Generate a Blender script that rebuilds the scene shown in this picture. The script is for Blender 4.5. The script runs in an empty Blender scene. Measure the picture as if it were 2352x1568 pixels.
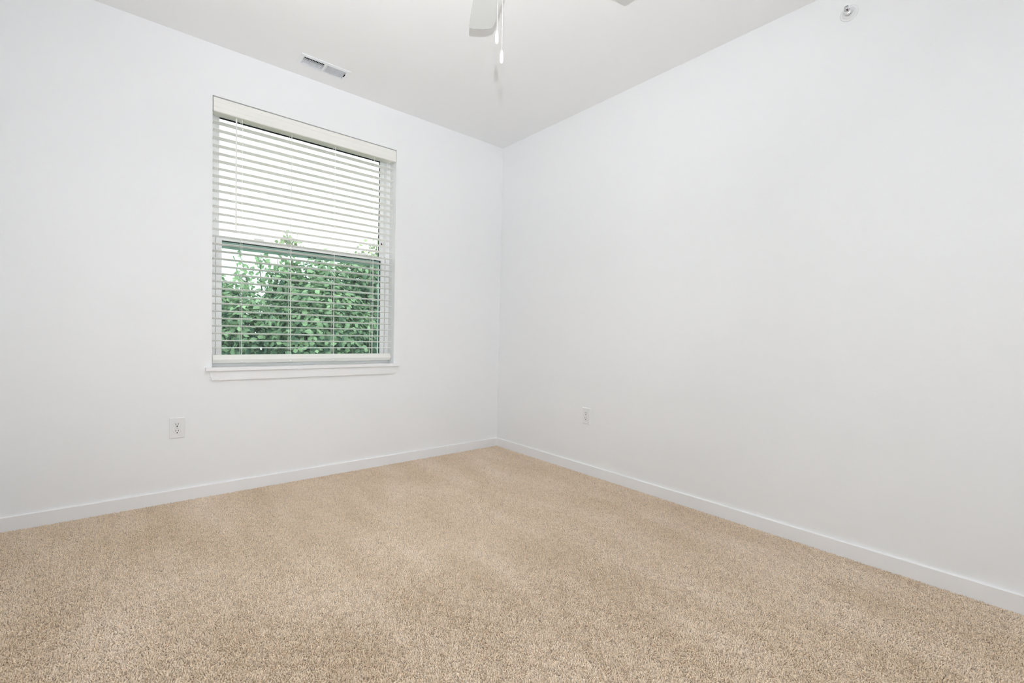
import bpy, bmesh, math, random
from mathutils import Vector, Matrix, Euler
import numpy as np

random.seed(7)
sc = bpy.context.scene
COL = sc.collection

# ------------------------------------------------------------------ camera
CAM = Vector((-2.6453, -3.3209, 1.0284))
YAW, PITCH, ROLL = 0.8688, -0.0298, 0.0226
cd = bpy.data.cameras.new('camera')
cam = bpy.data.objects.new('camera', cd)
COL.objects.link(cam)
F = Vector((math.cos(PITCH) * math.cos(YAW), math.cos(PITCH) * math.sin(YAW), math.sin(PITCH)))
R = Vector((math.sin(YAW), -math.cos(YAW), 0))
U = R.cross(F)
R2 = R * math.cos(ROLL) + U * math.sin(ROLL)
U2 = -R * math.sin(ROLL) + U * math.cos(ROLL)
cam.matrix_world = Matrix(((R2.x, U2.x, -F.x, CAM.x), (R2.y, U2.y, -F.y, CAM.y), (R2.z, U2.z, -F.z, CAM.z), (0, 0, 0, 1)))
cd.sensor_width = 36
cd.lens = 1047.9 / 2352 * 36
cd.shift_y = 17.3 / 2352
cd.clip_start = 0.02
sc.camera = cam

# ------------------------------------------------------------------ world, light, exposure
world = bpy.data.worlds.new('overcast_sky')
sc.world = world
world.use_nodes = True
bg = world.node_tree.nodes['Background']
bg.inputs['Color'].default_value = (0.97, 0.985, 1.0, 1)
bg.inputs['Strength'].default_value = 2.6

# the photographer's flash above the camera: most of it is bounced off the ceiling over the
# camera, a little spills straight forward and draws the fan's shadow
def flash_lamp(name, energy, elev, cone, az=0.0):
    d = bpy.data.lights.new(name, 'SPOT')
    d.energy = energy
    d.color = (0.965, 0.981, 1.0)
    d.spot_size = math.radians(cone)
    d.spot_blend = 1.0
    d.shadow_soft_size = 0.013
    o = bpy.data.objects.new(name, d)
    COL.objects.link(o)
    o.location = CAM + Vector((0, 0, 0.27))
    e = math.radians(elev)
    h = YAW + math.radians(az)
    v = Vector((math.cos(h) * math.cos(e), math.sin(h) * math.cos(e), math.sin(e)))
    o.rotation_euler = v.to_track_quat('-Z', 'Y').to_euler()
flash_lamp('flash_bounce_left', 118, 65, 110, 50)
flash_lamp('flash_bounce_up', 172, 88, 118, 0)
flash_lamp('flash_bounce_forward', 146, 48, 90, 0)
flash_lamp('flash_spill', 78, 5, 95, 16)

sc.view_settings.view_transform = 'Standard'
sc.view_settings.look = 'None'
sc.view_settings.exposure = 0.0
sc.view_settings.gamma = 1.0
sc.view_settings.use_curve_mapping = False
sc.cycles.max_bounces = 12
sc.cycles.diffuse_bounces = 9
sc.cycles.glossy_bounces = 4
sc.cycles.transmission_bounces = 6
sc.cycles.transparent_max_bounces = 12
sc.cycles.use_denoising = True
sc.cycles.use_adaptive_sampling = True
sc.cycles.adaptive_threshold = 0.1
sc.cycles.adaptive_min_samples = 16
sc.cycles.sample_clamp_indirect = 6.0
sc.cycles.caustics_reflective = False
sc.cycles.caustics_refractive = False
sc.cycles.use_light_tree = False

# ------------------------------------------------------------------ materials
def srgb(r, g, b):
    f = lambda c: (c / 255 / 12.92) if c <= 10 else ((c / 255 + 0.055) / 1.055) ** 2.4
    return (f(r), f(g), f(b), 1)

def mat(name, col, rough=0.5, spec=0.3, metal=0.0, noise=0.015, nscale=8.0, bump=0.0, bscale=300.0, coat=0.0):
    m = bpy.data.materials.new(name)
    m.use_nodes = True
    nt = m.node_tree
    b = nt.nodes['Principled BSDF']
    b.inputs['Roughness'].default_value = rough
    b.inputs['Specular IOR Level'].default_value = spec
    b.inputs['Metallic'].default_value = metal
    b.inputs['Coat Weight'].default_value = coat
    tc = nt.nodes.new('ShaderNodeTexCoord')
    n = nt.nodes.new('ShaderNodeTexNoise')
    n.inputs['Scale'].default_value = nscale
    n.inputs['Detail'].default_value = 3
    nt.links.new(tc.outputs['Object'], n.inputs['Vector'])
    mr = nt.nodes.new('ShaderNodeMapRange')
    mr.inputs['To Min'].default_value = 1 - noise
    mr.inputs['To Max'].default_value = 1 + noise
    nt.links.new(n.outputs['Fac'], mr.inputs['Value'])
    mx = nt.nodes.new('ShaderNodeVectorMath')
    mx.operation = 'SCALE'
    mx.inputs[0].default_value = col[:3]
    nt.links.new(mr.outputs['Result'], mx.inputs['Scale'])
    nt.links.new(mx.outputs['Vector'], b.inputs['Base Color'])
    if bump > 0:
        n2 = nt.nodes.new('ShaderNodeTexNoise')
        n2.inputs['Scale'].default_value = bscale
        n2.inputs['Detail'].default_value = 2
        nt.links.new(tc.outputs['Object'], n2.inputs['Vector'])
        bp = nt.nodes.new('ShaderNodeBump')
        bp.inputs['Strength'].default_value = bump
        bp.inputs['Distance'].default_value = 0.001
        nt.links.new(n2.outputs['Fac'], bp.inputs['Height'])
        nt.links.new(bp.outputs['Normal'], b.inputs['Normal'])
    return m

M = {}
M['wall'] = mat('wall_paint', (0.862, 0.872, 0.884, 1), 0.65, 0.2, noise=0.004, nscale=1.5, bump=0.04, bscale=220)
M['ceiling'] = mat('ceiling_paint', (0.885, 0.893, 0.900, 1), 0.8, 0.1, noise=0.004, nscale=1.5, bump=0.05, bscale=220)
M['trim'] = mat('trim_paint', (0.862, 0.868, 0.88, 1), 0.42, 0.35, noise=0.004)
M['vinyl'] = mat('window_vinyl', (0.93, 0.935, 0.945, 1), 0.4, 0.35, noise=0.005)
M['gasket'] = mat('dark_gasket', (0.03, 0.035, 0.035, 1), 0.6, 0.2)
M['ivory'] = mat('blind_ivory', (0.86, 0.86, 0.82, 1), 0.4, 0.35, noise=0.012, nscale=30)
M['slat'] = mat('slat_ivory', (0.95, 0.945, 0.90, 1), 0.4, 0.35, noise=0.012, nscale=30)
_b = M['slat'].node_tree.nodes['Principled BSDF']
_b.inputs['Subsurface Weight'].default_value = 1.0
_b.inputs['Subsurface Radius'].default_value = (1.0, 0.97, 0.88)
_b.inputs['Subsurface Scale'].default_value = 0.022
M['cord'] = mat('blind_cord', (0.90, 0.90, 0.88, 1), 0.8, 0.1)
M['latch'] = mat('latch_maroon', (0.05, 0.006, 0.008, 1), 0.5, 0.3)
M['plate'] = mat('outlet_plastic', (0.82, 0.825, 0.835, 1), 0.3, 0.45, noise=0.003)
M['hole'] = mat('dark_slot', (0.012, 0.012, 0.013, 1), 0.7, 0.1)
M['screw'] = mat('screw_metal', (0.7, 0.7, 0.7, 1), 0.3, 0.5, metal=0.6)
M['register'] = mat('register_enamel', (0.84, 0.86, 0.88, 1), 0.35, 0.4, noise=0.004)
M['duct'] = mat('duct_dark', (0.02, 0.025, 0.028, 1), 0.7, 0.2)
M['galvanized'] = mat('galvanized_sheet', (0.60, 0.62, 0.64, 1), 0.5, 0.4)
M['chrome'] = mat('sprinkler_chrome', (0.86, 0.87, 0.89, 1), 0.3, 0.5, metal=1.0)
M['bulb'] = mat('sprinkler_bulb', (0.07, 0.010, 0.006, 1), 0.15, 0.6)
M['fan'] = mat('fan_enamel', (0.72, 0.74, 0.73, 1), 0.38, 0.4, noise=0.006)
M['frost'] = mat('fan_frosted_glass', (0.85, 0.85, 0.83, 1), 0.4, 0.4)
M['fob'] = mat('fob_white', (0.93, 0.93, 0.93, 1), 0.25, 0.5, noise=0.002)
M['chain'] = mat('bead_chain', (0.82, 0.82, 0.80, 1), 0.25, 0.5, metal=0.5)
M['bark'] = mat('bark', (0.16, 0.15, 0.13, 1), 0.9, 0.1, noise=0.25, nscale=20)
M['grass'] = mat('lawn', (0.10, 0.16, 0.06, 1), 0.95, 0.05, noise=0.3, nscale=3)
M['siding'] = mat('exterior_siding', (0.6, 0.58, 0.54, 1), 0.8, 0.2)

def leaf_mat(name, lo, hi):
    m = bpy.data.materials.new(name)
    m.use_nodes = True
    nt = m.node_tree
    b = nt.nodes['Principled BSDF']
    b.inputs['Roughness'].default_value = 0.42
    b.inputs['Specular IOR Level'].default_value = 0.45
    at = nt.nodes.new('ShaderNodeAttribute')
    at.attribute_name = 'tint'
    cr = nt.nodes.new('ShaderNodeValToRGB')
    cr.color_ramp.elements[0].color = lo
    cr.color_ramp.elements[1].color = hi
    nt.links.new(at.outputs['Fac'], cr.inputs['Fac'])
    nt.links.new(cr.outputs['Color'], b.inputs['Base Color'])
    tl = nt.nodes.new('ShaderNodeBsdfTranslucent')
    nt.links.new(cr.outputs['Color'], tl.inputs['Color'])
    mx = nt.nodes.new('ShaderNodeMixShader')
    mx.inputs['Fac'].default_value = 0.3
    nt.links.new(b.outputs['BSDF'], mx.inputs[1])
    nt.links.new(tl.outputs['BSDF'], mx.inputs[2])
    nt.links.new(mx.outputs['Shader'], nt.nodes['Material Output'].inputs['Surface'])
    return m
M['leaf'] = leaf_mat('leaf_green', (0.035, 0.09, 0.058, 1), (0.52, 0.66, 0.40, 1))  # pale end of the ramp carries the painted top-lit highlights

def glass_mat(name, tint, refl):
    m = bpy.data.materials.new(name)
    m.use_nodes = True
    nt = m.node_tree
    nt.nodes.remove(nt.nodes['Principled BSDF'])
    tr = nt.nodes.new('ShaderNodeBsdfTransparent')
    tr.inputs['Color'].default_value = tint
    gl = nt.nodes.new('ShaderNodeBsdfGlossy')
    gl.inputs['Roughness'].default_value = 0.0
    gl.inputs['Color'].default_value = (0.9, 0.97, 0.94, 1)
    lw = nt.nodes.new('ShaderNodeFresnel')
    lw.inputs['IOR'].default_value = 1.45
    mm = nt.nodes.new('ShaderNodeMath')
    mm.operation = 'MULTIPLY'
    mm.inputs[1].default_value = refl
    nt.links.new(lw.outputs['Fac'], mm.inputs[0])
    mx = nt.nodes.new('ShaderNodeMixShader')
    nt.links.new(mm.outputs['Value'], mx.inputs['Fac'])
    nt.links.new(tr.outputs['BSDF'], mx.inputs[1])
    nt.links.new(gl.outputs['BSDF'], mx.inputs[2])
    nt.links.new(mx.outputs['Shader'], nt.nodes['Material Output'].inputs['Surface'])
    return m
# each pane is a thin box, so light crosses two faces
M['glass_clear'] = glass_mat('pane_clear', (0.985, 0.995, 0.99, 1), 0.7)
M['glass_green'] = glass_mat('pane_green_tint', (0.80, 0.915, 0.87, 1), 0.9)

def screen_mat(name, cover):
    m = bpy.data.materials.new(name)
    m.use_nodes = True
    nt = m.node_tree
    nt.nodes.remove(nt.nodes['Principled BSDF'])
    tr = nt.nodes.new('ShaderNodeBsdfTransparent')
    df = nt.nodes.new('ShaderNodeBsdfDiffuse')
    df.inputs['Color'].default_value = (0.42, 0.46, 0.45, 1)
    mx = nt.nodes.new('ShaderNodeMixShader')
    mx.inputs['Fac'].default_value = cover
    nt.links.new(tr.outputs['BSDF'], mx.inputs[1])
    nt.links.new(df.outputs['BSDF'], mx.inputs[2])
    nt.links.new(mx.outputs['Shader'], nt.nodes['Material Output'].inputs['Surface'])
    return m
M['screen'] = screen_mat('fine_mesh', 0.05)

def carpet_mat(name, pile):
    m = bpy.data.materials.new(name)
    m.use_nodes = True
    nt = m.node_tree
    b = nt.nodes['Principled BSDF']
    b.inputs['Roughness'].default_value = 1.0
    b.inputs['Specular IOR Level'].default_value = 0.0
    b.inputs['Sheen Weight'].default_value = 0.15
    geo = nt.nodes.new('ShaderNodeNewGeometry')
    # nap swept in streaks by the vacuum
    mp = nt.nodes.new('ShaderNodeMapping')
    mp.inputs['Rotation'].default_value = (0, 0, math.radians(-28))
    mp.inputs['Scale'].default_value = (2.6, 0.9, 1)
    nt.links.new(geo.outputs['Position'], mp.inputs['Vector'])
    n = nt.nodes.new('ShaderNodeTexNoise')
    n.inputs['Scale'].default_value = 1.6
    n.inputs['Detail'].default_value = 5
    n.inputs['Roughness'].default_value = 0.55
    nt.links.new(mp.outputs['Vector'], n.inputs['Vector'])
    cr = nt.nodes.new('ShaderNodeValToRGB')
    cr.color_ramp.elements[0].position = 0.3
    cr.color_ramp.elements[1].position = 0.72
    cr.color_ramp.elements[0].color = CARPET_LO
    cr.color_ramp.elements[1].color = CARPET_HI
    nt.links.new(n.outputs['Fac'], cr.inputs['Fac'])
    last = cr.outputs['Color']
    if pile:
        at = nt.nodes.new('ShaderNodeAttribute')
        at.attribute_name = 'tint'
        sc_ = nt.nodes.new('ShaderNodeVectorMath')
        sc_.operation = 'SCALE'
        nt.links.new(last, sc_.inputs[0])
        nt.links.new(at.outputs['Fac'], sc_.inputs['Scale'])
        last = sc_.outputs['Vector']
    nt.links.new(last, b.inputs['Base Color'])
    return m
CARPET_LO = (0.725, 0.585, 0.435, 1)
CARPET_HI = (0.86, 0.735, 0.60, 1)
M['pile'] = carpet_mat('carpet_pile', True)
M['backing'] = carpet_mat('carpet_backing', False)

# ------------------------------------------------------------------ mesh helpers
def obj(name, me, m=None, parent=None, loc=None, rot=None):
    o = bpy.data.objects.new(name, me)
    COL.objects.link(o)
    if m is not None and not me.materials:
        me.materials.append(m)
    if parent is not None:
        o.parent = parent
    if loc is not None:
        o.location = loc
    if rot is not None:
        o.rotation_euler = rot
    return o

def empty(name, loc=(0, 0, 0), rot=(0, 0, 0), parent=None):
    o = bpy.data.objects.new(name, None)
    o.empty_display_size = 0.05
    COL.objects.link(o)
    o.location = loc
    o.rotation_euler = rot
    if parent is not None:
        o.parent = parent
    return o

def tag(o, label=None, cat=None, group=None, kind=None):
    if label: o['label'] = label
    if cat: o['category'] = cat
    if group: o['group'] = group
    if kind: o['kind'] = kind
    return o

def mesh_from(bm, name, smooth=False):
    bmesh.ops.recalc_face_normals(bm, faces=bm.faces)
    me = bpy.data.meshes.new(name)
    bm.to_mesh(me)
    bm.free()
    if smooth:
        for p in me.polygons: p.use_smooth = True
    return me

def bm_box(bm, x0, x1, y0, y1, z0, z1, bev=0.0, seg=2):
    r = bmesh.ops.create_cube(bm, size=1)
    vs = r['verts']
    for v in vs:
        v.co = Vector(((x0 + x1) / 2 + v.co.x * (x1 - x0), (y0 + y1) / 2 + v.co.y * (y1 - y0), (z0 + z1) / 2 + v.co.z * (z1 - z0)))
    if bev > 0:
        es = list({e for v in vs for e in v.link_edges})
        bmesh.ops.bevel(bm, geom=es, offset=bev, segments=seg, affect='EDGES', profile=0.6)

def box(name, x0, x1, y0, y1, z0, z1, m, parent=None, bev=0.0, seg=2):
    bm = bmesh.new()
    bm_box(bm, x0, x1, y0, y1, z0, z1, bev, seg)
    return obj(name, mesh_from(bm, name), m, parent)

def bm_prism(bm, prof, axis, a0, a1):
    """extrude a closed 2d profile; axis 'x': profile is (y,z); 'y': (x,z); 'z': (x,y)"""
    def P(u, v, a):
        return {'x': (a, u, v), 'y': (u, a, v), 'z': (u, v, a)}[axis]
    A = [bm.verts.new(P(u, v, a0)) for u, v in prof]
    B = [bm.verts.new(P(u, v, a1)) for u, v in prof]
    n = len(prof)
    bm.faces.new(A)
    bm.faces.new(B[::-1])
    for i in range(n):
        bm.faces.new((A[i], A[(i + 1) % n], B[(i + 1) % n], B[i]))

def prism(name, prof, axis, a0, a1, m, parent=None):
    bm = bmesh.new()
    bm_prism(bm, prof, axis, a0, a1)
    return obj(name, mesh_from(bm, name), m, parent)

def bm_lathe(bm, prof, seg=32, cap=True):
    """revolve (r,z) points about z"""
    rings = []
    for r, z in prof:
        if r < 1e-6:
            rings.append([bm.verts.new((0, 0, z))])
        else:
            rings.append([bm.verts.new((r * math.cos(2 * math.pi * k / seg), r * math.sin(2 * math.pi * k / seg), z)) for k in range(seg)])
    for a, b in zip(rings, rings[1:]):
        for k in range(seg):
            k2 = (k + 1) % seg
            if len(a) == 1 and len(b) == 1: continue
            if len(a) == 1: bm.faces.new((a[0], b[k2], b[k]))
            elif len(b) == 1: bm.faces.new((a[k], a[k2], b[0]))
            else: bm.faces.new((a[k], a[k2], b[k2], b[k]))
    if cap:
        for rg in (rings[0], rings[-1]):
            if len(rg) > 1: bm.faces.new(rg)

def lathe(name, prof, m, parent=None, seg=32, loc=None, rot=None, smooth=True):
    bm = bmesh.new()
    bm_lathe(bm, prof, seg)
    me = mesh_from(bm, name)
    if smooth:
        for p in me.polygons: p.use_smooth = len(p.vertices) <= 4
    return obj(name, me, m, parent, loc, rot)

def bm_tube(bm, pts, rads, seg=6):
    pts = [Vector(p) for p in pts]
    rings = []
    for i, p in enumerate(pts):
        d = (pts[min(i + 1, len(pts) - 1)] - pts[max(i - 1, 0)]).normalized()
        a = d.cross(Vector((0.31, 0.17, 0.93)))
        if a.length < 1e-3: a = d.cross(Vector((1, 0, 0)))
        a.normalize()
        b = d.cross(a)
        r = rads[i] if hasattr(rads, '__len__') else rads
        rings.append([bm.verts.new(p + (a * math.cos(2 * math.pi * k / seg) + b * math.sin(2 * math.pi * k / seg)) * r) for k in range(seg)])
    for A, B in zip(rings, rings[1:]):
        for k in range(seg):
            bm.faces.new((A[k], A[(k + 1) % seg], B[(k + 1) % seg], B[k]))
    bm.faces.new(rings[0])
    bm.faces.new(rings[-1][::-1])

def tube(name, pts, rads, m, parent=None, seg=8):
    bm = bmesh.new()
    bm_tube(bm, pts, rads, seg)
    return obj(name, mesh_from(bm, name, True), m, parent)

def bm_cellplate(bm, us, vs, holes, w0, w1, P):
    """slab on a grid with missing cells; P(u,v,w)->xyz"""
    cache = {}
    def V(i, j, k):
        if (i, j, k) not in cache:
            cache[(i, j, k)] = bm.verts.new(P(us[i], vs[j], (w0, w1)[k]))
        return cache[(i, j, k)]
    full = lambda i, j: 0 <= i < len(us) - 1 and 0 <= j < len(vs) - 1 and (i, j) not in holes
    for i in range(len(us) - 1):
        for j in range(len(vs) - 1):
            if not full(i, j): continue
            for k in (0, 1):
                bm.faces.new((V(i, j, k), V(i + 1, j, k), V(i + 1, j + 1, k), V(i, j + 1, k)))
            for di, dj, e in ((-1, 0, ((i, j), (i, j + 1))), (1, 0, ((i + 1, j), (i + 1, j + 1))), (0, -1, ((i, j), (i + 1, j))), (0, 1, ((i, j + 1), (i + 1, j + 1)))):
                if not full(i + di, j + dj):
                    (a, b), (c, d) = e
                    bm.faces.new((V(a, b, 0), V(c, d, 0), V(c, d, 1), V(a, b, 1)))

def copy_tree(o, parent=None):
    c = o.copy()
    COL.objects.link(c)
    c.parent = parent
    for ch in o.children:
        copy_tree(ch, c)
    return c

# ------------------------------------------------------------------ room shell
H = 2.74
TILE = 0.403
XW, YW = -8 * TILE, -10 * TILE          # left wall and front wall planes (-3.224, -4.03)
WT = 0.21                                # wall thickness
WX0, WX1, WZ0, WZ1 = -2.245, -1.048, 0.768, 2.437   # window opening
ZB = -0.009                              # carpet backing level; pile tips reach z = 0

bm = bmesh.new()
bm_cellplate(bm, [XW - WT, WX0, WX1, WT], [ZB - 0.1, WZ0, WZ1, H], {(1, 1)}, 0.0, WT, lambda u, v, w: (u, w, v))
tag(obj('wall_back', mesh_from(bm, 'wall_back'), M['wall']), 'white painted wall with the window and its blind', kind='structure')
tag(box('wall_right', 0, WT, YW - WT, 0, ZB - 0.1, H, M['wall']), 'plain white painted wall right of the corner', kind='structure')
tag(box('wall_left', XW - WT, XW, YW - WT, 0, ZB - 0.1, H, M['wall']), 'plain white wall left of the camera', kind='structure')
tag(box('wall_front', XW, 0, YW - WT, YW, ZB - 0.1, H, M['wall']), 'plain white wall behind the camera', kind='structure')
VX0, VX1, VY0, VY1 = -1.815, -1.511, -0.272, -0.143       # ceiling register
VI = 0.020
bm = bmesh.new()
bm_cellplate(bm, [XW - WT, VX0 + VI, VX1 - VI, WT], [YW - WT, VY0 + VI, VY1 - VI, WT], {(1, 1)}, H, H + 0.15, lambda u, v, w: (u, v, w))
tag(obj('ceiling', mesh_from(bm, 'ceiling'), M['ceiling']), 'flat matte white ceiling', kind='structure')
floor = tag(box('floor', XW, 0, YW, 0, ZB - 0.1, ZB, M['backing']), 'floor covered wall to wall in beige carpet', kind='structure')

# baseboards: plain boards with an eased top edge
BT, BH = 0.012, 0.072
def base_prof(sgn):
    return [(0, ZB), (sgn * BT, ZB), (sgn * BT, BH - 0.003), (sgn * (BT - 0.003), BH), (0, BH)]
def baseboard(name, axis, off, sgn, a0, a1, label):
    prof = [(off + u, v) for u, v in base_prof(sgn)]
    tag(prism(name, prof, axis, a0, a1, M['trim']), label, kind='structure')
baseboard('baseboard_back', 'x', 0, -1, XW, 0, 'white baseboard under the window wall')
baseboard('baseboard_right', 'y', 0, -1, YW, -BT, 'white baseboard along the blank right wall')
baseboard('baseboard_left', 'y', XW, 1, YW, -BT, 'white baseboard along the left wall')
baseboard('baseboard_front', 'x', YW, 1, XW + BT, -BT, 'white baseboard on the wall behind the camera')

# ------------------------------------------------------------------ carpet pile: one tile of tufts, repeated over the floor
def carpet_tile():
    rng = np.random.default_rng(3)
    n = 88
    st = TILE / n
    gx, gy = np.meshgrid(np.arange(n), np.arange(n))
    N = n * n
    px = (gx.ravel() + 0.5 + rng.uniform(-.42, .42, N)) * st - TILE / 2
    py = (gy.ravel() + 0.5 + rng.uniform(-.42, .42, N)) * st - TILE / 2
    # clumped lean so neighbouring tufts lie together
    ph = 2 * math.pi
    ang = rng.uniform(0, ph, N) * 0.55 + 1.6 * np.sin(px / TILE * ph * 4) + 1.6 * np.sin(py / TILE * ph * 5 + 1)
    lean = rng.uniform(0.001, 0.0055, N)
    hgt = rng.uniform(0.0055, 0.0120, N)
    rad = rng.uniform(0.0018, 0.0029, N)
    tw = rng.uniform(0, ph, N)
    S = 5
    lv = np.array([0.0, 0.5, 0.85])
    rr = np.array([0.85, 1.05, 0.8])
    V = np.zeros((N, 3 * S + 1, 3))
    for i in range(3):
        t = lv[i]
        cx = px + np.cos(ang) * lean * t ** 1.7
        cy = py + np.sin(ang) * lean * t ** 1.7
        for k in range(S):
            a = tw + k * ph / S + t * 1.3
            V[:, i * S + k, 0] = cx + np.cos(a) * rad * rr[i]
            V[:, i * S + k, 1] = cy + np.sin(a) * rad * rr[i]
            V[:, i * S + k, 2] = ZB + hgt * t
    V[:, -1, 0] = px + np.cos(ang) * lean
    V[:, -1, 1] = py + np.sin(ang) * lean
    V[:, -1, 2] = ZB + hgt
    faces = []
    for i in range(2):
        for k in range(S):
            k2 = (k + 1) % S
            faces.append((i * S + k, i * S + k2, (i + 1) * S + k2))
            faces.append((i * S + k, (i + 1) * S + k2, (i + 1) * S + k))
    for k in range(S):
        faces.append((2 * S + k, 2 * S + (k + 1) % S, 3 * S))
    Fa = (np.arange(N)[:, None, None] * (3 * S + 1) + np.array(faces)[None]).reshape(-1, 3)
    me = bpy.data.meshes.new('carpet_pile')
    me.vertices.add(V.shape[0] * V.shape[1])
    me.vertices.foreach_set('co', V.reshape(-1).astype(np.float32))
    me.loops.add(Fa.size)
    me.loops.foreach_set('vertex_index', Fa.reshape(-1).astype(np.int32))
    me.polygons.add(len(Fa))
    me.polygons.foreach_set('loop_start', np.arange(0, Fa.size, 3, dtype=np.int32))
    me.polygons.foreach_set('use_smooth', np.ones(len(Fa), dtype=bool))
    me.update(calc_edges=True)
    tint = rng.normal(1.0, 0.12, N).clip(0.5, 1.12)
    at = me.attributes.new('tint', 'FLOAT', 'POINT')
    at.data.foreach_set('value', np.repeat(tint, 3 * S + 1).astype(np.float32))
    return me

pile = obj('carpet_pile', carpet_tile(), M['pile'], floor, loc=(XW / 2, YW / 2, 0))
tag(pile, 'beige twisted cut pile of the carpet', kind='stuff')
ng = bpy.data.node_groups.new('lay_carpet', 'GeometryNodeTree')
ng.interface.new_socket('Geometry', in_out='INPUT', socket_type='NodeSocketGeometry')
ng.interface.new_socket('Geometry', in_out='OUTPUT', socket_type='NodeSocketGeometry')
gi = ng.nodes.new('NodeGroupInput'); go = ng.nodes.new('NodeGroupOutput')
gr = ng.nodes.new('GeometryNodeMeshGrid')
gr.inputs['Size X'].default_value = 7 * TILE
gr.inputs['Size Y'].default_value = 9 * TILE
gr.inputs['Vertices X'].default_value = 8
gr.inputs['Vertices Y'].default_value = 10
ip = ng.nodes.new('GeometryNodeInstanceOnPoints')
rv = ng.nodes.new('FunctionNodeRandomValue'); rv.data_type = 'INT'
rv.inputs[4].default_value = 0; rv.inputs[5].default_value = 3
mu = ng.nodes.new('ShaderNodeMath'); mu.operation = 'MULTIPLY'; mu.inputs[1].default_value = math.pi / 2
cx = ng.nodes.new('ShaderNodeCombineXYZ')
ng.links.new(rv.outputs[2], mu.inputs[0]); ng.links.new(mu.outputs[0], cx.inputs['Z'])
ng.links.new(cx.outputs[0], ip.inputs['Rotation'])
ng.links.new(gr.outputs['Mesh'], ip.inputs['Points'])
ng.links.new(gi.outputs[0], ip.inputs['Instance'])
ng.links.new(ip.outputs['Instances'], go.inputs[0])
pile.modifiers.new('lay_carpet', 'NODES').node_group = ng

# ------------------------------------------------------------------ window stool and apron
trim = tag(empty('trim_1', ((WX0 + WX1) / 2, 0, 0.768)), 'white window stool and apron below the blind', kind='structure')
TX, TZ = trim.location.x, trim.location.z
def under(o, root):
    o.location = o.location - root.location
    o.parent = root
    return o
bm = bmesh.new()
bm_box(bm, WX0 - 0.034, WX1 + 0.033, -0.030, 0.0, 0.768, 0.790, 0.003)
bm_box(bm, WX0, WX1, -0.004, 0.106, 0.768, 0.790)
under(obj('stool', mesh_from(bm, 'stool'), M['trim']), trim)
bm = bmesh.new()
pts = [(WX0 - 0.016, 0.768), (WX1 + 0.016, 0.768), (WX1 + 0.013, 0.752), (WX1 - 0.004, 0.711), (WX0 + 0.000, 0.711), (WX0 - 0.012, 0.745)]
bm_prism(bm, pts, 'y', -0.016, 0.0)
under(obj('apron', mesh_from(bm, 'apron'), M['trim']), trim)

# ------------------------------------------------------------------ window unit (single hung, white vinyl)
win = tag(empty('window_1', ((WX0 + WX1) / 2, 0.15, 0.79)), 'white vinyl hung window behind the blind', kind='structure')
def rect_frame(name, x0, x1, z0, z1, wl, wr, wb, wt, y0, y1, m, parent):
    bm = bmesh.new()
    bm_cellplate(bm, [x0, x0 + wl, x1 - wr, x1], [z0, z0 + wb, z1 - wt, z1], {(1, 1)}, y0, y1, lambda u, v, w: (u, w, v))
    return under(obj(name, mesh_from(bm, name), m), parent)
FW = 0.030
rect_frame('frame', WX0, WX1, 0.768, WZ1, FW, FW, 0.045, 0.022, 0.106, WT, M['vinyl'], win)
# upper sash, outer track
US = dict(x0=WX0 + FW, x1=WX1 - FW)
up = empty('upper_sash', (0, 0, 0)); under(up, win)
def ubox(name, *a, m, parent, bev=0.0):
    o = box(name, *a, m, None, bev)
    o.parent = parent
    return o
def frame_sub(name, x0, x1, z0, z1, wl, wr, wb, wt, y0, y1, m, parent):
    bm = bmesh.new()
    bm_cellplate(bm, [x0, x0 + wl, x1 - wr, x1], [z0, z0 + wb, z1 - wt, z1], {(1, 1)}, y0, y1, lambda u, v, w: (u, w, v))
    return obj(name, mesh_from(bm, name), m, parent)
up.location = -win.location
frame_sub('sash_rail', US['x0'], US['x1'], 1.553, WZ1 - 0.022, 0.026, 0.026, 0.055, 0.03, 0.158, 0.190, M['vinyl'], up)
gx0, gx1 = US['x0'] + 0.026, US['x1'] - 0.026
frame_sub('gasket', gx0 - 0.001, gx1 + 0.001, 1.606, WZ1 - 0.050, 0.0035, 0.0045, 0.002, 0.010, 0.178, 0.186, M['gasket'], up)
ubox('pane', gx0, gx1, 0.181, 0.184, 1.607, WZ1 - 0.051, m=M['glass_clear'], parent=up)
# lower sash, inner track
lo = empty('lower_sash', -win.location); lo.parent = win
LZ0, LZ1 = 0.808, 1.617
frame_sub('sash_rail', WX0 + FW + 0.003, WX1 - FW - 0.003, LZ0, LZ1, 0.032, 0.032, 0.045, 0.025, 0.112, 0.146, M['vinyl'], lo)
hx0, hx1 = WX0 + FW + 0.035, WX1 - FW - 0.035
frame_sub('gasket', hx0 - 0.001, hx1 + 0.001, LZ0 + 0.044, LZ1 - 0.024, 0.003, 0.0045, 0.003, 0.0045, 0.128, 0.137, M['gasket'], lo)
ubox('pane', hx0, hx1, 0.131, 0.134, LZ0 + 0.045, LZ1 - 0.025, m=M['glass_green'], parent=lo)
# dark joint between lower sash and frame jambs
for a, b in ((WX0 + FW, WX0 + FW + 0.003), (WX1 - FW - 0.003, WX1 - FW)):
    ubox('sash_gap', a, b, 0.124, 0.150, LZ0, LZ1 + 0.008, m=M['gasket'], parent=lo)
# half insect screen outside the lower sash
frame_sub('screen_frame', WX0 + FW, WX1 - FW, LZ0 - 0.02, 1.585, 0.018, 0.018, 0.018, 0.018, 0.196, 0.205, M['vinyl'], lo)
ubox('insect_screen', WX0 + FW + 0.017, WX1 - FW - 0.017, 0.2000, 0.2004, LZ0 - 0.003, 1.568, m=M['screen'], parent=lo)
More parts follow.
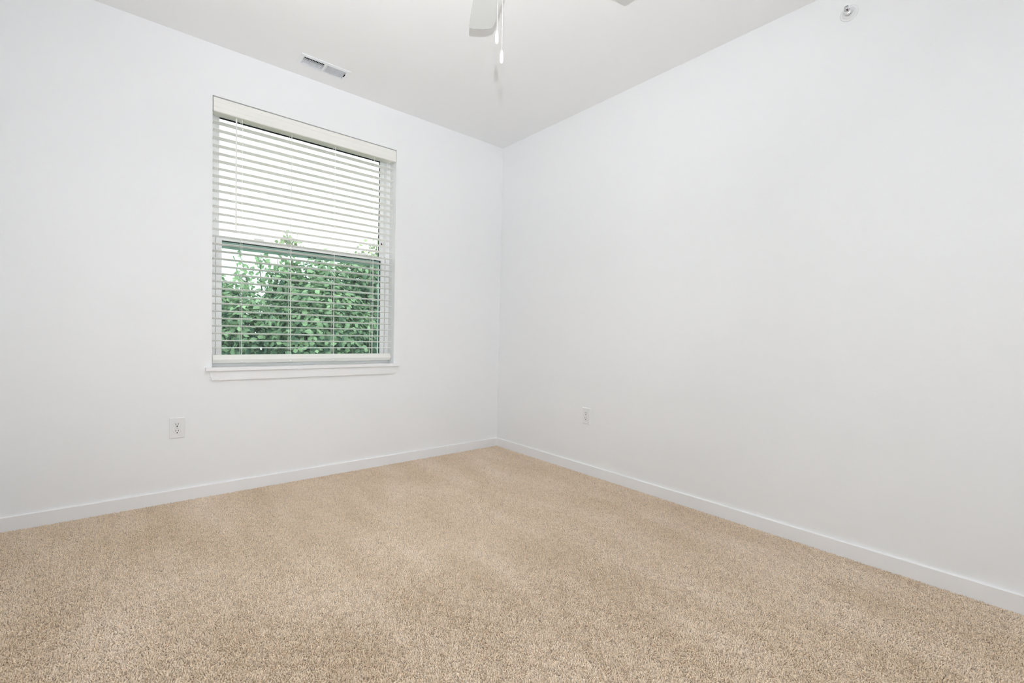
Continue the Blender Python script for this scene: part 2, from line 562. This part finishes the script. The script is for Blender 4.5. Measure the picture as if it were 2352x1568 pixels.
# cam locks on the meeting rail
def sash_lock(x):
    bm = bmesh.new()
    bm_box(bm, x - 0.032, x + 0.032, 0.116, 0.142, LZ1, LZ1 + 0.006, 0.002)
    bm_box(bm, x - 0.012, x + 0.048, 0.112, 0.128, LZ1 + 0.005, LZ1 + 0.017, 0.004)
    o = obj('sash_lock', mesh_from(bm, 'sash_lock'), M['vinyl'], lo)
    return o
sash_lock(-1.985); sash_lock(-1.285)
# vent latches on the upper sash stiles, and slots under its bottom rail
for x in (WX0 + 0.031, WX1 - 0.046):
    bm = bmesh.new()
    bm_prism(bm, [(x, 1.715), (x + 0.007, 1.728), (x, 1.741)], 'y', 0.150, 0.160)
    obj('vent_latch', mesh_from(bm, 'vent_latch'), M['latch'], up)
for x in (-1.637, -1.600):
    ubox('slot', x - 0.010, x + 0.010, 0.1565, 0.160, 1.5545, 1.5595, m=M['hole'], parent=up)

# ------------------------------------------------------------------ horizontal blind
blind = tag(empty('window_blind', ((WX0 + WX1) / 2, 0.052, WZ1)), 'ivory horizontal slat blind lowered over the window with slats open', 'blind')
BL = blind.location.copy()
def bpart(o):
    o.location = o.location - BL
    o.parent = blind
    return o
BX0, BX1 = WX0 + 0.004, WX1 - 0.004
VB = 2.347
# valance: shallow moulded board with a rounded lip
vp = [(0.003, VB + 0.004), (0.007, VB), (0.018, VB), (0.018, 2.4325), (0.006, 2.4325), (0.003, 2.429), (0.003, VB + 0.060), (0.0045, VB + 0.056), (0.0045, VB + 0.030), (0.003, VB + 0.026)]
bm = bmesh.new(); bm_prism(bm, vp, 'x', BX0, BX1)
bpart(obj('valance', mesh_from(bm, 'valance'), M['ivory']))
for xx in (BX0, BX1 - 0.012):
    bm = bmesh.new(); bm_box(bm, xx, xx + 0.012, 0.018, 0.060, VB, 2.432, 0.001)
    bpart(obj('valance_return', mesh_from(bm, 'valance_return'), M['ivory']))
bm = bmesh.new()
bm_box(bm, BX0 + 0.013, BX1 - 0.013, 0.026, 0.086, VB + 0.003, 2.405, 0.003)
bm_box(bm, BX0 + 0.013, BX1 - 0.013, 0.018, 0.028, VB + 0.006, VB + 0.012)
bpart(obj('headrail', mesh_from(bm, 'headrail'), M['ivory']))
LAD = [-2.079, -1.789, -1.499, -1.209]
SX0, SX1 = WX0 + 0.008, WX1 - 0.010
us = [SX0]
for l in LAD: us += [l - 0.003, l + 0.005]
us += [SX1]
bm = bmesh.new()
yc = 0.052
vs_ = [yc - 0.0255, yc - 0.0245, yc - 0.007, yc + 0.007, yc + 0.0245, yc + 0.0255]
holes = {(i, 2) for i in (1, 3, 5, 7)}
def slatP(u, v, w):
    e = abs(v - yc)
    crown = 0.0016 * (1 - (e / 0.0255) ** 2)
    th = 0.0010 if e > 0.025 else 0.0017
    return (u - BL.x, v - yc, crown + (th if w > 0 else -th))
bm_cellplate(bm, us, vs_, holes, -1, 1, slatP)
slat_me = mesh_from(bm, 'slat')
NS = 31
slz = [2.297 - k * (2.297 - 0.908) / (NS - 1) for k in range(NS)]
rs = random.Random(5)
tilt = lambda k: 0.3 if k == NS - 1 else 1.2 + 7.0 * (k / (NS - 2)) ** 1.2   # room edge a little higher further down
for k, z in enumerate(slz):
    o = obj('slat', slat_me, M['slat'], blind, loc=(rs.uniform(-.0008, .0008), yc - BL.y, z - BL.z + rs.uniform(-.0012, .0012)),
            rot=(-math.radians(tilt(k) + rs.uniform(-1.5, 1.5)), rs.uniform(-.0008, .0008), 0))
# bottom rail, six-sided section
rp = [(0.027, 0.836), (0.047, 0.8655), (0.064, 0.8655), (0.079, 0.840), (0.066, 0.812), (0.046, 0.812)]
bm = bmesh.new(); bm_prism(bm, rp, 'x', SX0 - 0.001, SX1 + 0.001)
bmesh.ops.bevel(bm, geom=list(bm.edges), offset=0.0015, segments=1, affect='EDGES')
rail = bpart(obj('bottom_rail', mesh_from(bm, 'bottom_rail'), M['ivory']))
bm = bmesh.new(); bm_lathe(bm, [(0.0, -0.0012), (0.0055, -0.0012), (0.0055, 0.0012), (0, 0.0012)], 14)
plug_me = mesh_from(bm, 'plug')
for l in LAD:
    o = obj('plug', plug_me, M['cord'], rail, loc=(l, 0.0365, 0.8235), rot=(math.radians(52), 0, 0))
# ladder cords front and back with rungs, lift cord through the holes
for l in LAD:
    bm = bmesh.new()
    for y in (yc - 0.0275, yc + 0.0275):
        for dx in (-0.0,):
            bm_tube(bm, [(l - 0.004, y, 0.86), (l - 0.004, y, 1.6), (l - 0.004, y, VB + 0.004)], 0.0012, 5)
    for z in slz:
        bm_box(bm, l - 0.0047, l - 0.0033, yc - 0.0275, yc + 0.0275, z - 0.0040, z - 0.0032)
    bpart(obj('ladder_cord', mesh_from(bm, 'ladder_cord'), M['cord']))
    bpart(tube('lift_cord', [(l + 0.001, yc, 0.85), (l + 0.001, yc, 1.6), (l + 0.001, yc, VB + 0.004)], 0.0012, M['cord'], None, 5))
# tilt wand
WDX, WDY = -2.1175, 0.018
bm = bmesh.new()
bm_tube(bm, [(WDX, WDY, 2.338), (WDX, WDY, 1.655), (WDX, WDY, 1.650)], [0.0042, 0.0042, 0.003], 6)
wand = bpart(obj('tilt_wand', mesh_from(bm, 'tilt_wand'), M['cord']))
bm = bmesh.new()
bm_tube(bm, [(WDX, WDY, 2.336), (WDX, WDY, 2.345), (WDX, WDY + 0.006, 2.350), (WDX, WDY + 0.014, 2.353)], 0.0017, 6)
obj('wand_hook', mesh_from(bm, 'wand_hook'), M['cord'], wand)

# ------------------------------------------------------------------ duplex outlets
def make_outlet():
    root = empty('wall_outlet')
    bm = bmesh.new()
    # plate faces -y, bevelled rim
    w, h, d, b = 0.0385, 0.0615, 0.0062, 0.0045
    ring = lambda ww, hh, y: [bm.verts.new((sx * ww, y, sz * hh)) for sx, sz in ((-1, -1), (1, -1), (1, 1), (-1, 1))]
    A, B_, C_ = ring(w, h, 0), ring(w, h, -0.002), ring(w - b, h - b, -d)
    for P_, Q_ in ((A, B_), (B_, C_)):
        for k in range(4):
            bm.faces.new((P_[k], P_[(k + 1) % 4], Q_[(k + 1) % 4], Q_[k]))
    bm.faces.new(C_); bm.faces.new(A[::-1])
    obj('cover_plate', mesh_from(bm, 'cover_plate'), M['plate'], root)
    def face_prof(r, cut):
        pts = []
        for k in range(40):
            a = 2 * math.pi * k / 40
            x, z = r * math.cos(a), r * math.sin(a)
            pts.append((x, max(-cut, min(cut, z))))
        return pts
    for sz in (1, -1):
        zc = sz * 0.0195
        bm = bmesh.new()
        bm_prism(bm, [(x, zc + z) for x, z in face_prof(0.0182, 0.0148)], 'y', -0.0068, -0.004)
        obj('recess_ring', mesh_from(bm, 'recess_ring'), M['screw'], root)
        bm = bmesh.new()
        bm_prism(bm, [(x, zc + z) for x, z in face_prof(0.0170, 0.0138)], 'y', -0.0082, -0.004)
        rc = obj('receptacle', mesh_from(bm, 'receptacle'), M['plate'], root)
        box('slot', -0.0078, -0.0050, -0.0086, -0.006, zc - 0.0005, zc + 0.0085, M['hole'], rc)
        box('slot', 0.0050, 0.0076, -0.0086, -0.006, zc + 0.0005, zc + 0.0078, M['hole'], rc)
        bm = bmesh.new()
        bm_prism(bm, [(0.0034 * math.cos(a), zc - 0.0078 + (0.0034 * math.sin(a) if math.sin(a) < 0 else 0.0022 * min(1, 2 * math.sin(a)))) for a in [2 * math.pi * k / 16 for k in range(16)]], 'y', -0.0087, -0.006)
        obj('ground_hole', mesh_from(bm, 'ground_hole'), M['hole'], rc)
    lathe('screw', [(0, 0.0), (0.0028, 0.0), (0.0028, 0.0012), (0, 0.0018)], M['screw'], root, 14, loc=(0, -0.0062, 0), rot=(math.radians(90), 0, 0))
    return root
oa = make_outlet()
oa.location = (-2.4175, 0, 0.4375)
tag(oa, 'white duplex outlet below and left of the window', 'outlet', 'duplex wall outlets')
ob = copy_tree(oa)
ob.location = (0, -1.079, 0.4365)
ob.rotation_euler = (0, 0, math.radians(-90))
tag(ob, 'white duplex outlet on the blank wall right of the corner', 'outlet', 'duplex wall outlets')

# ------------------------------------------------------------------ ceiling register
vent = tag(empty('ceiling_vent', ((VX0 + VX1) / 2, (VY0 + VY1) / 2, H)), 'white metal air register in the ceiling above the window', 'vent')
vc = vent.location.copy()
hx, hy = (VX1 - VX0) / 2, (VY1 - VY0) / 2
ox, oy = hx - 0.020, hy - 0.021
bm = bmesh.new()
bm_cellplate(bm, [-hx, -ox, -0.006, 0.006, ox, hx], [-hy, -oy, oy, hy], {(1, 1), (3, 1)}, -0.006, -0.0005, lambda u, v, w: (u, v, w))
# rim slopes up to the ceiling
for v in bm.verts:
    if (abs(abs(v.co.x) - hx) < 1e-6 or abs(abs(v.co.y) - hy) < 1e-6) and v.co.z < -0.003:
        v.co.z = -0.0025
obj('flange', mesh_from(bm, 'flange'), M['register'], vent)
bm = bmesh.new()
bm_box(bm, -hx, hx, -hy - 0.0035, -hy + 0.0025, -0.0065, -0.0005, 0.001)
obj('rolled_edge', mesh_from(bm, 'rolled_edge'), M['register'], vent)
bm = bmesh.new()
bm_cellplate(bm, [-ox, -ox + 0.0012, ox - 0.0012, ox], [-oy, -oy + 0.0012, oy - 0.0012, oy], {(1, 1)}, -0.004, 0.030, lambda u, v, w: (u, v, w))
obj('collar', mesh_from(bm, 'collar'), M['register'], vent)
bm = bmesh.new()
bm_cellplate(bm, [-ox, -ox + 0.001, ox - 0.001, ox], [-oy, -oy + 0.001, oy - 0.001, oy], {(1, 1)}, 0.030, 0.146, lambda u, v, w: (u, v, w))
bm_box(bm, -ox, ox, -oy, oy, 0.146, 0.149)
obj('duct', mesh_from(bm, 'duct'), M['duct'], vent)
def fin_mesh(t):
    bm = bmesh.new()
    c, s = math.cos(t), math.sin(t)
    L, th = 0.0048, 0.0005
    pr = [(-L * s - th * c, -L * c + th * s), (-L * s + th * c, -L * c - th * s), (L * s + th * c, L * c - th * s), (L * s - th * c, L * c + th * s)]
    bm_prism(bm, pr, 'y', -oy, oy)
    return mesh_from(bm, 'fin')
fa, fb = fin_mesh(math.radians(24)), fin_mesh(math.radians(-12))
NF = 14
for i in range(NF):
    x = -ox + (ox - 0.006) * (i + 0.5) / NF
    obj('fin', fa, M['register'], vent, loc=(x, 0, -0.0062))
    obj('fin', fb, M['register'], vent, loc=(x + ox + 0.006, 0, -0.0062))
box('cross_bar', -ox, -0.006, -0.016, -0.011, -0.0010, 0.0010, M['register'], vent)
box('cross_bar', 0.006, ox - 0.008, -0.002, 0.002, 0.0000, 0.0020, M['register'], vent)
box('damper', 0.006, ox - 0.008, -oy + 0.002, oy - 0.002, 0.010, 0.0115, M['galvanized'], vent)
box('damper', -ox + 0.002, -0.007, 0.004, oy - 0.002, 0.003, 0.0045, M['register'], vent)
box('lever', ox - 0.005, ox - 0.001, -0.020, 0.012, -0.0115, -0.0060, M['hole'], vent)

# ------------------------------------------------------------------ sidewall sprinkler
sp = tag(empty('fire_sprinkler', (0, -2.636, 2.6035), (0, math.radians(-90), 0)), 'chrome sidewall sprinkler head high on the right wall', 'sprinkler')
sp.scale = (0.83, 0.83, 0.9)
# local z points into the room
lathe('escutcheon', [(0.0, 0.0), (0.044, 0.0), (0.044, 0.002), (0.040, 0.0045), (0.0325, 0.0046), (0.0318, 0.0040), (0.031, 0.0095), (0.0285, 0.0125), (0.022, 0.0115), (0.0, 0.0115)], M['plate'], sp, 48)
lathe('socket', [(0.0, 0.0), (0.017, 0.0), (0.017, 0.016), (0.013, 0.018), (0, 0.018)], M['chrome'], sp, 24, loc=(0, 0, 0.0115))
lathe('body', [(0.0, 0), (0.011, 0), (0.011, 0.006), (0.008, 0.009), (0, 0.009)], M['chrome'], sp, 6, loc=(0, 0, 0.0295), smooth=False)
for s in (-1, 1):
    tube('arm', [(0, s * 0.009, 0.036), (0, s * 0.0125, 0.044), (0, s * 0.0115, 0.053), (0, s * 0.002, 0.061)], [0.0024, 0.0022, 0.0022, 0.0026], M['chrome'], sp, 8)
lathe('bulb', [(0, 0), (0.0030, 0.001), (0.0042, 0.008), (0.0042, 0.015), (0.0020, 0.020), (0, 0.021)], M['bulb'], sp, 12, loc=(0, 0, 0.039))
lathe('deflector', [(0, 0.0), (0.0085, 0.0), (0.0085, 0.0016), (0.004, 0.0016), (0.004, 0.0040), (0, 0.0042)], M['chrome'], sp, 20, loc=(0, 0, 0.061))
box('deflector_tab', 0.0105, 0.012, -0.009, 0.009, 0.050, 0.0625, M['chrome'], sp)

# ------------------------------------------------------------------ ceiling fan
HX, HY, BZ = -1.594, -2.015, 2.54
fan = tag(empty('ceiling_fan', (HX, HY, H)), 'white ceiling fan with pull chains hanging below the ceiling', 'fan')
fz = BZ - H
lathe('canopy', [(0.0, 0.0), (0.085, 0.0), (0.085, -0.012), (0.075, -0.05), (0.05, -0.062), (0, -0.062)], M['fan'], fan, 40)
lathe('motor_housing', [(0.0, -0.06), (0.06, -0.06), (0.105, -0.08), (0.125, -0.11), (0.125, -0.165), (0.10, -0.195), (0.06, -0.205), (0, -0.205)], M['fan'], fan, 48)
lathe('switch_housing', [(0.0, -0.205), (0.055, -0.205), (0.06, -0.215), (0.06, -0.255), (0.05, -0.268), (0, -0.268)], M['fan'], fan, 40)
lathe('light_bowl', [(0.0, -0.268), (0.052, -0.268), (0.066, -0.285), (0.064, -0.315), (0.045, -0.345), (0.02, -0.358), (0, -0.360)], M['frost'], fan, 40)
TH0, RT = math.radians(63.3), 0.634
def blade_mesh():
    # local x outward; outline with an eased tip
    outl = []
    hw = lambda x: 0.0615 + 0.007 * min(1, (0.62 - x) / 0.2) - 0.022 * max(0, (0.3 - x) / 0.12)
    side = [0.185, 0.20, 0.30, 0.42, 0.54, 0.600]
    for x in side: outl.append((x, -hw(x)))
    # trailing corner rounded, leading corner tight, tip bowed
    outl += [(0.617, -0.0600), (0.630, -0.0535), (0.6375, -0.040), (0.6415, -0.018), (0.6425, 0.006), (0.6405, 0.030), (0.6365, 0.048), (0.6325, 0.0575), (0.625, 0.0615)]
    for x in reversed(side): outl.append((x, hw(x)))
    bm = bmesh.new()
    bm_prism(bm, outl, 'z', -0.003, 0.003)
    bmesh.ops.recalc_face_normals(bm, faces=bm.faces)
    return mesh_from(bm, 'blade')
blm = blade_mesh()
bm = bmesh.new()
bm_prism(bm, [(0.09, -0.018), (0.15, -0.014), (0.19, -0.034), (0.235, -0.030), (0.25, 0.0), (0.235, 0.030), (0.19, 0.034), (0.15, 0.014), (0.09, 0.018)], 'z', -0.0075, -0.003)
irm = mesh_from(bm, 'blade_iron')
for k in range(5):
    a = TH0 - k * math.radians(72)
    rot = (Matrix.Rotation(a, 4, 'Z') @ Matrix.Rotation(math.radians(-9), 4, 'X')).to_euler()
    b_ = obj('blade', blm, M['fan'], fan, loc=(0, 0, fz), rot=rot)
    obj('blade_iron', irm, M['fan'], b_)
# pull chains with fobs
def at_z(u, v, z):
    d = F + R2 * ((u - 1176) / 1047.9) + U2 * ((784 + 17.3 - v) / 1047.9)
    return CAM + d * ((z - CAM.z) / d.z)
bead = bmesh.new()
bmesh.ops.create_icosphere(bead, subdivisions=1, radius=0.00125)
bead_me = mesh_from(bead, 'bead', True)
for (u, v, z) in ((1141.3, 85.5, 2.06), (1152.2, 130.5, 2.012)):
    p = at_z(u, v, z) - fan.location
    top = -0.235
    bm = bmesh.new()
    h2 = Vector((p.x, p.y, 0)); ln = 0.06 / h2.length
    a0 = Vector((p.x * ln, p.y * ln, top))
    path = [a0]
    zz = p.z + 0.021
    x1 = Vector((p.x, p.y, top - 0.012))
    n = 10
    pts = [a0.lerp(x1, i / n) for i in range(n + 1)]
    L = (x1.z - zz); m_ = int(L / 0.0032)
    pts += [Vector((p.x, p.y, x1.z - L * i / m_)) for i in range(1, m_ + 1)]
    for q in pts:
        bmesh.ops.create_icosphere(bm, subdivisions=1, radius=0.00125, matrix=Matrix.Translation(q))
    bm_tube(bm, [pts[0], pts[n], pts[-1]], 0.0004, 4)
    ch = obj('pull_chain', mesh_from(bm, 'pull_chain', True), M['chain'], fan)
    lathe('fob', [(0, 0.0225), (0.0022, 0.0222), (0.0040, 0.018), (0.0058, 0.009), (0.0063, -0.004), (0.0060, -0.015), (0.0048, -0.0195), (0.0035, -0.0215), (0.0016, -0.0215), (0.0016, -0.018), (0, -0.018)], M['fob'], ch, 20, loc=p)

# ------------------------------------------------------------------ outside: lawn and trees
GZ = -3.1
tag(box('ground', -30, 30, 0.6, 40, GZ - 0.2, GZ, M['grass']), 'lawn far below the window', kind='structure')

def make_tree(name, base, crown, nleaf, seed, shoots, label, leaf=(0.075, 0.125)):
    """crown: list of (centre offset, radii); shoots: list of (start, end) twigs with leaves along them"""
    rg = random.Random(seed)
    root = tag(empty(name, base), label, 'tree', 'trees outside the window')
    B = Vector(base)
    top = Vector(crown[0][0])
    bm = bmesh.new()
    bm_tube(bm, [(0, 0, 0), (0.05, 0.02, 1.2), (0.0, 0.0, 2.4), (top.x * .6, top.y * .6, top.z - .2)], [0.14, 0.115, 0.09, 0.04], 8)
    obj('trunk', mesh_from(bm, 'trunk', True), M['bark'], root)
    bm = bmesh.new()
    for c, r in crown:
        c = Vector(c)
        for k in range(7):
            d = Vector((rg.gauss(0, 1), rg.gauss(0, 1), rg.gauss(.3, .8))).normalized()
            e = c + Vector((d.x * r[0], d.y * r[1], d.z * r[2])) * 0.9
            s = Vector((0, 0, 2.2 + rg.uniform(0, 0.6)))
            mid = s.lerp(e, .5) + Vector((rg.uniform(-.1, .1), rg.uniform(-.1, .1), rg.uniform(0, .15)))
            bm_tube(bm, [s, mid, e], [0.032, 0.018, 0.005], 5)
    for s, e in shoots:
        s, e = Vector(s), Vector(e)
        bm_tube(bm, [s, s.lerp(e, .5) + Vector((rg.uniform(-.03, .03), 0, 0)), e], [0.011, 0.007, 0.003], 5)
    obj('branches', mesh_from(bm, 'branches', True), M['bark'], root)
    # leaves
    P, D, S, T = [], [], [], []
    vol = [r[0] * r[1] * r[2] for c, r in crown]
    for _ in range(nleaf):
        c, r = rg.choices(crown, vol)[0]
        d = Vector((rg.gauss(0, 1), rg.gauss(0, 1), rg.gauss(0, 1))).normalized()
        q = rg.random() ** 0.30 * (1 + rg.gauss(0, .07))
        P.append(Vector(c) + Vector((d.x * r[0], d.y * r[1], d.z * r[2])) * q)
        D.append((d + Vector((rg.uniform(-.8, .8), rg.uniform(-.8, .8), rg.uniform(-.2, 1.2)))).normalized())
        S.append(rg.uniform(*leaf)); T.append(min(1, max(0, rg.gauss(.36, .27) + .30 * d.z)))  # tint rises toward lobe tops: light from above painted into leaf colour
    for s, e in shoots:
        s, e = Vector(s), Vector(e)
        for k in range(int((e - s).length / 0.014)):
            t = rg.uniform(0.1, 1.02)
            P.append(s.lerp(e, t) + Vector((rg.gauss(0, .055), rg.gauss(0, .055), rg.gauss(0, .04))))
            D.append(Vector((rg.gauss(0, .8), rg.gauss(0, .8), rg.uniform(.0, 1))).normalized())
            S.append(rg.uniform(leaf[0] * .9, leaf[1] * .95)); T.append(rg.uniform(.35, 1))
    V, Fs, TI = [], [], []
    for p, n, s, t in zip(P, D, S, T):
        a = n.cross(Vector((rg.gauss(0, 1), rg.gauss(0, 1), rg.gauss(-.6, .5))))
        if a.length < 1e-4: a = Vector((1, 0, 0))
        a.normalize(); b = n.cross(a)
        w = s * 0.36
        i = len(V)
        V += [p - a * s * .5, p - a * s * .12 + b * w - n * s * .06, p + a * s * .22 + b * w * .72 - n * s * .05, p + a * s * .55 - n * s * .16,
              p + a * s * .22 - b * w * .72 - n * s * .05, p - a * s * .12 - b * w - n * s * .06, p + n * s * .05, p + a * s * .25 + n * s * .02]
        Fs += [(i, i + 1, i + 6), (i + 1, i + 2, i + 7, i + 6), (i + 2, i + 3, i + 7), (i, i + 6, i + 5), (i + 6, i + 7, i + 4, i + 5), (i + 7, i + 3, i + 4)]
        TI += [t] * 8
    me = bpy.data.meshes.new('foliage')
    me.from_pydata(V, [], Fs)
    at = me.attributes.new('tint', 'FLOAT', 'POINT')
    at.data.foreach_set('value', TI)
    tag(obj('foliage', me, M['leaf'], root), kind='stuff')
    return root

TY = 4.6
LEAF = (0.062, 0.115)
make_tree('leafy_tree', (-0.30, TY, GZ),
          [((0.05, 0.0, 4.1), (0.85, 0.9, 1.1)), ((0.22, 0.1, 4.82), (0.52, 0.6, 0.68)), ((-0.45, 0, 4.75), (0.28, 0.4, 0.46)), ((0.1, -.5, 3.9), (0.9, 0.6, 1.0)), ((-.85, 0, 4.0), (0.48, 0.6, 0.74)), ((-.30, 0, 4.95), (0.2, .2, 0.28))],
          9800, 11,
          [((-0.31, 0, 5.1), (-0.40, 0, 5.74)), ((-0.33, 0, 5.4), (-0.20, 0.0, 5.58)), ((-0.34, 0, 5.35), (-0.45, 0, 5.60)), ((-0.34, 0, 5.45), (-0.36, 0, 5.66)), ((-0.52, 0, 4.9), (-.52, 0, 5.25)), ((-.90, 0, 4.6), (-1.04, 0, 5.26)), ((-.74, 0, 4.7), (-.76, 0, 5.32)), ((-.95, 0, 4.8), (-1.12, 0, 4.98)), ((.12, 0, 5.1), (.16, 0, 5.34)), ((-.62, 0, 4.8), (-.66, 0, 5.12))],
          'leafy green tree outside whose top shoot rises above the meeting rail', LEAF)
make_tree('leafy_tree', (1.10, TY + .4, GZ),
          [((0.0, 0.0, 4.3), (0.90, 0.9, 1.2)), ((0.05, -.3, 5.1), (0.60, 0.6, 0.58)), ((-.5, -.3, 4.97), (0.50, 0.6, 0.64))],
          8600, 23,
          [((-.06, 0, 5.3), (-.10, 0, 5.95)), ((-.14, 0, 5.4), (-.30, 0, 5.80)), ((-.12, 0, 5.3), (-.26, 0, 5.58)), ((.04, 0, 5.4), (.0, 0, 5.9)), ((-.5, 0, 5.2), (-.52, 0, 5.45))],
          'dense green tree outside behind the right end of the blind', LEAF)
make_tree('leafy_tree', (-1.75, TY + .7, GZ),
          [((0.0, 0.0, 3.85), (0.95, 0.8, 1.1)), ((0.35, -.2, 4.35), (0.45, 0.45, 0.55))],
          6200, 37,
          [((.30, 0, 4.6), (.26, 0, 5.02)), ((.42, 0, 4.6), (.46, 0, 4.95)), ((.1, 0, 4.5), (.08, 0, 4.95))],
          'lower green tree outside behind the left end of the blind', LEAF)
make_tree('leafy_tree', (0.1, TY + 2.9, GZ),
          [((0.0, 0.0, 3.8), (2.6, 0.8, 1.3)), ((1.3, 0, 4.2), (1.2, .8, 1.2))],
          5200, 51, [], 'darker broad tree filling in behind the nearer trees', (0.07, 0.12))
